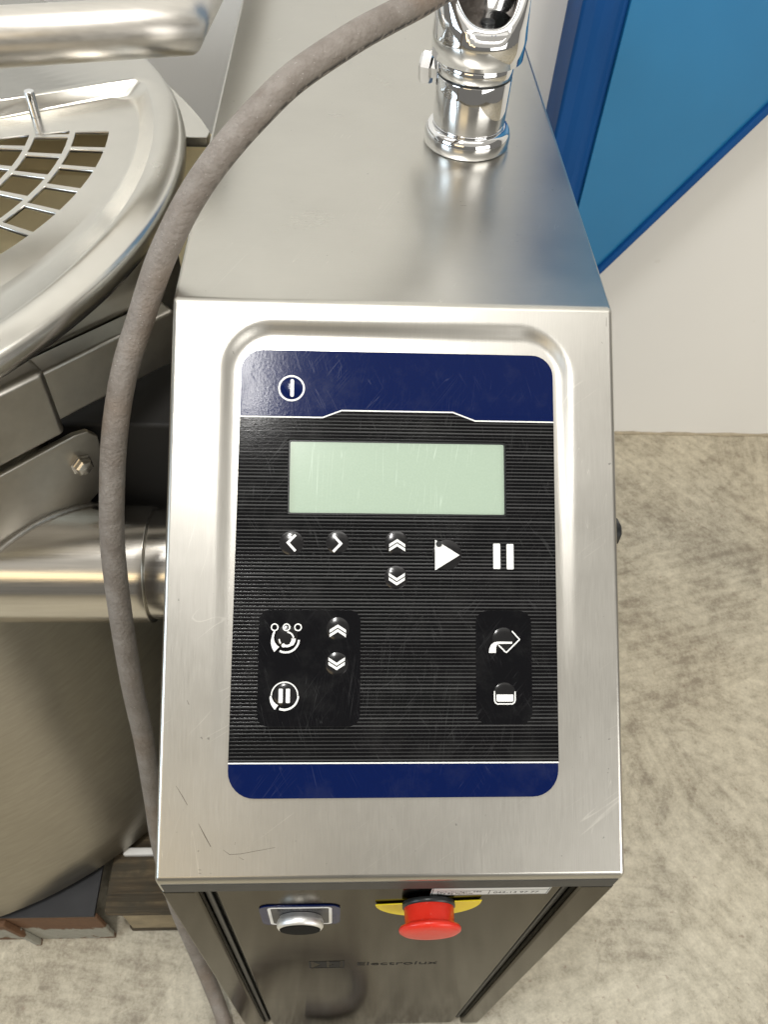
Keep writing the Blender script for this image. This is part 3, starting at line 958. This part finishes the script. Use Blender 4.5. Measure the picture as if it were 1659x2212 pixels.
def clip(poly, fn):
    out = []
    for i, p in enumerate(poly):
        q = poly[(i+1) % len(poly)]
        a, b = fn(p), fn(q)
        if a > 0:
            out.append(p)
        if a*b < 0:
            t = a/(a-b); out.append((p[0]+(q[0]-p[0])*t, p[1]+(q[1]-p[1])*t))
    return out


GC = (-0.5545, 0.2470)
GS = 0.997
holes = []
for ri, (r0, r1) in enumerate(((0.2776, 0.3070), (0.2430, 0.2722), (0.2085, 0.2378), (0.174, 0.2033), (0.1395, 0.1688), (0.105, 0.1343))):
    r0, r1 = r0*GS-0.0003, r1*GS+0.0003
    rm = (r0+r1)/2
    cnt = round(2*pi*rm/0.0334)
    st = 2*pi/cnt
    ph = (0.0190, 0.0060, 0.017, 0.004, 0.012, 0.0)[ri]/rm
    for k in range(cnt):
        a = ph + (k-cnt//2)*st
        hw = (st*rm - 0.0046)/2/rm
        poly = [(r0, a-hw+0.001), (r0+0.001, a-hw)] + [(r1-0.001, a-hw), (r1, a-hw+0.001)] + [(r1, a), (r1, a+hw-0.001), (r1-0.001, a+hw), (r0+0.001, a+hw), (r0, a+hw-0.001), (r0, a)]
        pts = [(GC[0]+r*cos(t), GC[1]+r*sin(t)) for r, t in poly]
        pts = clip(pts, lambda p: 0.2630+0.31*(p[0]+0.3425) - p[1])
        if len(pts) < 4:
            continue
        ar = abs(sum(p[0]*q[1]-q[0]*p[1] for p, q in zip(pts, pts[1:]+pts[:1])))/2
        if ar < 0.00008:
            continue
        if max(sqrt((p[0]+0.604)**2+(p[1]-0.2430)**2) for p in pts) > 0.372:
            continue
        holes.append(pts)
gr = put('grate', filled([fl]+holes, 0.8700, 0.8730, lambda x, y, z: Vector((x, y, z))), M['lid'], lid)
obj('locking_pin', rod((-0.3215, 0.3060, 0.873), (-0.3215, 0.3060, 0.8955), 0.0046, 24, 0.0008), M['chrome'], lid)
# rear rim plate behind the lid
ra = [(-0.746+0.634*cos(t), 0.075+0.634*sin(t)) for t in [radians(22.0+i*2.2) for i in range(22)]]
ra = [(-0.0355+(x+0.0355)*0.974, -0.4535+(y+0.4535)*0.974) for x, y in ra]
pl_ = [(-0.166, 0.303)] + [p for p in ra if p[1] > 0.31] + [(-0.50, 0.50), (-0.32, 0.40), (-0.2150, 0.3015)]
obj('rim_plate', prism(pl_, 2, 0.850, 0.860, 0.0008, 1), M['lid'], ket)

# mitred lifting handle
hp0, hp1, hp2 = Vector((-0.62, 0.142, 0.97)), Vector((-0.170, 0.262, 0.97)), Vector((-0.150, 0.68, 0.95))
path = [hp0, hp0.lerp(hp1, 0.5)]
bm = bmesh.new()
d1 = (hp1-hp0).normalized(); d2 = (hp2-hp1).normalized()
bis = (d1-d2).normalized() if False else None
rings = []
up = Vector((0, 0, 1))
mt = (d1+d2).normalized()


def ringat(c, d, plane_n=None, r=0.0208):
    s = up.cross(d).normalized(); w = d.cross(s)
    out = []
    for k in range(40):
        q = c + (s*cos(2*pi*k/40)+w*sin(2*pi*k/40))*r
        if plane_n is not None:
            q = q + d*((c-q).dot(plane_n)/d.dot(plane_n))
        out.append(bm.verts.new(q))
    return out


L1 = [ringat(hp0, d1), ringat(hp1-d1*0.03, d1), ringat(hp1, d1, mt)]
L2 = [ringat(hp1+d2*0.03, d2), ringat(hp2, d2)]
rg = L1+L2
for A, B in zip(rg, rg[1:]):
    off = min(range(40), key=lambda o_: sum((A[k].co-B[(k+o_) % 40].co).length for k in range(0, 40, 5)))
    for k in range(40):
        bm.faces.new((A[k], A[(k+1) % 40], B[(k+1+off) % 40], B[(k+off) % 40]))
bm.faces.new(rg[0]); bm.faces.new(rg[-1][::-1])
hd = obj('handle', bm, M['bar'], ket, True, False)
# tilting frame: straight box beam, folded sleeve, bolted bracket, big trunnion tube
TD = Vector((0.734, 0.679, 0)); TN = Vector((0.679, -0.734, 0)); B0 = Vector((-0.27, 0.036, 0))


def along(s0, s1, n0, n1, z0, z1, bev):
    bm = bmesh.new()
    pts = [(s0, n0), (s1, n0), (s1, n1), (s0, n1)]
    A = [bm.verts.new(B0+TD*s+TN*nn+Vector((0, 0, z0))) for s, nn in pts]
    B = [bm.verts.new(B0+TD*s+TN*nn+Vector((0, 0, z1))) for s, nn in pts]
    bm.faces.new(A); bm.faces.new(B[::-1])
    for i in range(4):
        bm.faces.new((A[i], A[(i+1) % 4], B[(i+1) % 4], B[i]))
    bevel_all(bm, bev, 3)
    return bm


obj('frame_beam', along(-0.30, 0.122, -0.0235, 0.0, 0.7475, 0.8005, 0.0035), M['beam'], ket)
obj('beam_sleeve', along(-0.31, 0.000, -0.0262, 0.0042, 0.7350, 0.8060, 0.0065), M['beam'], ket)
obj('shield_plate', along(-0.36, 0.150, -0.0275, -0.0250, 0.7700, 0.8690, 0.0008), M['lid'], ket)
# bracket plate
def brk(s, z, nn):
    return B0+TD*s+TN*nn+Vector((0, 0, z))


bm = bmesh.new()
ol = [(-0.30, 0.7300), (0.004, 0.7318), (0.016, 0.7285), (0.023, 0.7190), (0.022, 0.690), (0.008, 0.655), (-0.02, 0.640), (-0.30, 0.640)]
A = [bm.verts.new(brk(s, z, 0.000)) for s, z in ol]; B = [bm.verts.new(brk(s, z, 0.0065)) for s, z in ol]
bm.faces.new(A); bm.faces.new(B[::-1])
for i in range(len(ol)):
    bm.faces.new((A[i], A[(i+1) % len(ol)], B[(i+1) % len(ol)], B[i]))
bevel_all(bm, 0.0014, 2)
br = obj('bracket', bm, M['beam'], ket)
c0 = brk(0.0008, 0.6995, 0.0066)
obj('bolt', lathe([(0, 0), (0.0105, 0), (0.0105, 0.0018), (0.0085, 0.002), (0.0085, 0.0070), (0.0070, 0.0086), (0, 0.0090)], c0, TN, 6), M['tube'], br, False)
TYY, TZ = -0.010, 0.6065
obj('trunnion_tube', lathe([(0, 0), (0.0540, 0), (0.0548, 0.001), (0.0548, 0.290), (0.0540, 0.2915), (0.046, 0.2915)], (-0.500, TYY, TZ), (1, 0, 0), 96), M['tube'], ket)
obj('trunnion_stub', rod((-0.2085, TYY, TZ), (-0.1505, TYY, TZ), 0.0515, 96, 0.001), M['tube'], ket)
obj('trunnion_ring', lathe([(0.045, 0), (0.0522, 0), (0.0522, 0.0018), (0.045, 0.0018)], (-0.2104, TYY, TZ), (1, 0, 0), 64), M['black'], ket)
wp = []
for i in range(15):
    s = -0.15+0.165*i/14
    p = brk(s, 0, 0.0075)
    y = max(-0.0548, min(0.0548, p.y-TYY))
    p.z = TZ+sqrt(max(0, 0.0548**2-y*y))+0.0005
    if abs(p.y-TYY) < 0.0545:
        wp.append(p)
if len(wp) > 3:
    obj('weld', sweep(catmull(wp, 5), lambda t: 0.0030+0.0004*sin(t*260), 10), M['weld'], ket, True, False)
obj('gap_shade_block', box(-0.300, -0.1515, 0.055, 0.235, 0.45, 0.7250, 0.004), M['dark'], ket)  # black block added to paint the shade of the deep gap
for a in (200, 320, 80):
    x, y = KC.x+0.30*cos(radians(a)), KC.y+0.30*sin(radians(a))

# ================================================================== under the kettle
sk = root('steel_skid', 'rusty steel channel skid with flaking grey paint under the kettle', 'skid', (-0.6, -0.15, 0))
obj('top_flange', box(-1.05, -0.3385, -0.2045, -0.05, 0.116, 0.1215, 0.001), M['skidtop'], sk)
obj('web', box(-1.05, -0.3365, -0.2050, -0.1990, 0.001, 0.1155, 0.0012), M['rust'], sk)
obj('end_plate', prism([(-0.4400, 0.002), (-0.4330, 0.002), (-0.4480, 0.1150), (-0.4560, 0.1150)], 1, -0.2130, -0.2052, 0.001, 1), M['rust'], sk)
obj('rear_flange', box(-1.05, -0.3385, -0.0560, -0.0500, 0.001, 0.1155, 0.001), M['rust'], sk)

pal = root('wooden_pallet', 'weathered dark wooden pallet planks beside the rusty skid', 'pallet', (-0.25, 0.1, 0))
rnd = random.Random(4)
for i, y in enumerate((-0.199, -0.060, 0.072, 0.20, 0.33)):
    obj('plank', box(-0.3300+0.003*rnd.random(), -0.160, y, y+0.112, 0.0955, 0.1165+0.001*rnd.random(), 0.0025, 2), M['wood'], pal)
for y in (-0.196, 0.10, 0.34):
    obj('block', box(-0.3120, -0.166, y-0.002, y+0.09, 0.022, 0.0950, 0.003, 2), M['woodend'], pal)
obj('runner', box(-0.316, -0.163, -0.197, 0.44, 0.0005, 0.0215, 0.002, 2), M['wood'], pal)
obj('paint_patch', box(-0.245, -0.166, -0.2002, -0.1992, 0.097, 0.1130, 0.0003, 1), M['ochre'], pal)
o = obj('white_bar', box(-0.315, -0.165, -0.1330, -0.1235, 0.1178, 0.127, 0.002, 2), M['whitebar'], None)
o['label'] = 'short white plastic bar lying across the dark pallet plank'; o['category'] = 'bar'

# ================================================================== blue panel and wall fitting
bp = root('blue_panel', 'blue plastic panel with slanted lower edge fixed to the white wall', 'panel', (0.5, 0.74, 0.3))
# outline in (x, z): upright at the left, lower edge rising to the right
sheet = [(0.330, 0.372), (1.10, 1.575), (1.10, 1.75), (0.330, 1.75)]
obj('sheet', prism(sheet, 1, 0.700, 0.712, 0.001, 1), M['bluepl'], bp)
e0, e1 = Vector((0.300, 0.3255)), Vector((1.10, 1.575))
dd = (e1-e0).normalized(); nn = Vector((dd.y, -dd.x))
obj('edge_bead', prism([tuple(e0-nn*0.004), tuple(e0+nn*0.0075), tuple(e1+nn*0.0075), tuple(e1-nn*0.004)], 1, 0.692, 0.716, 0.003, 2), M['bluepost'], bp)
obj('post', prism([(0.2670, 0.712), (0.2670, 0.700), (0.2705, 0.6965), (0.2780, 0.6975), (0.2860, 0.7000), (0.2960, 0.6985), (0.3080, 0.6985), (0.3160, 0.7010), (0.3230, 0.7050), (0.3300, 0.7060), (0.3300, 0.7777), (0.2670, 0.7777)],
                  2, 0.28, 1.75, 0.0008, 1), M['bluepost'], bp)
for z in (0.62, 1.2):
    obj('bracket', box(0.45, 0.49, 0.7123, 0.7775, z+0.2, z+0.24, 0.001, 1), M['bluepost'], bp)
wf = root('wall_hook', 'small chrome ring hook on the wall behind the lifting handle', 'hook', (-0.455, 0.777, 0.83))
hpth = [Vector((-0.455+0.020*cos(t), 0.742, 0.830+0.020*sin(t))) for t in [radians(-205+i*10) for i in range(24)]]
obj('ring', sweep(hpth, 0.0062, 16), M['chrome'], wf, True, False)
obj('stem', rod((-0.455, 0.742, 0.852), (-0.455, 0.7775, 0.852), 0.006), M['chrome'], wf)
obj('rosette', rod((-0.455, 0.7705, 0.852), (-0.455, 0.7775, 0.852), 0.022), M['black'], wf)
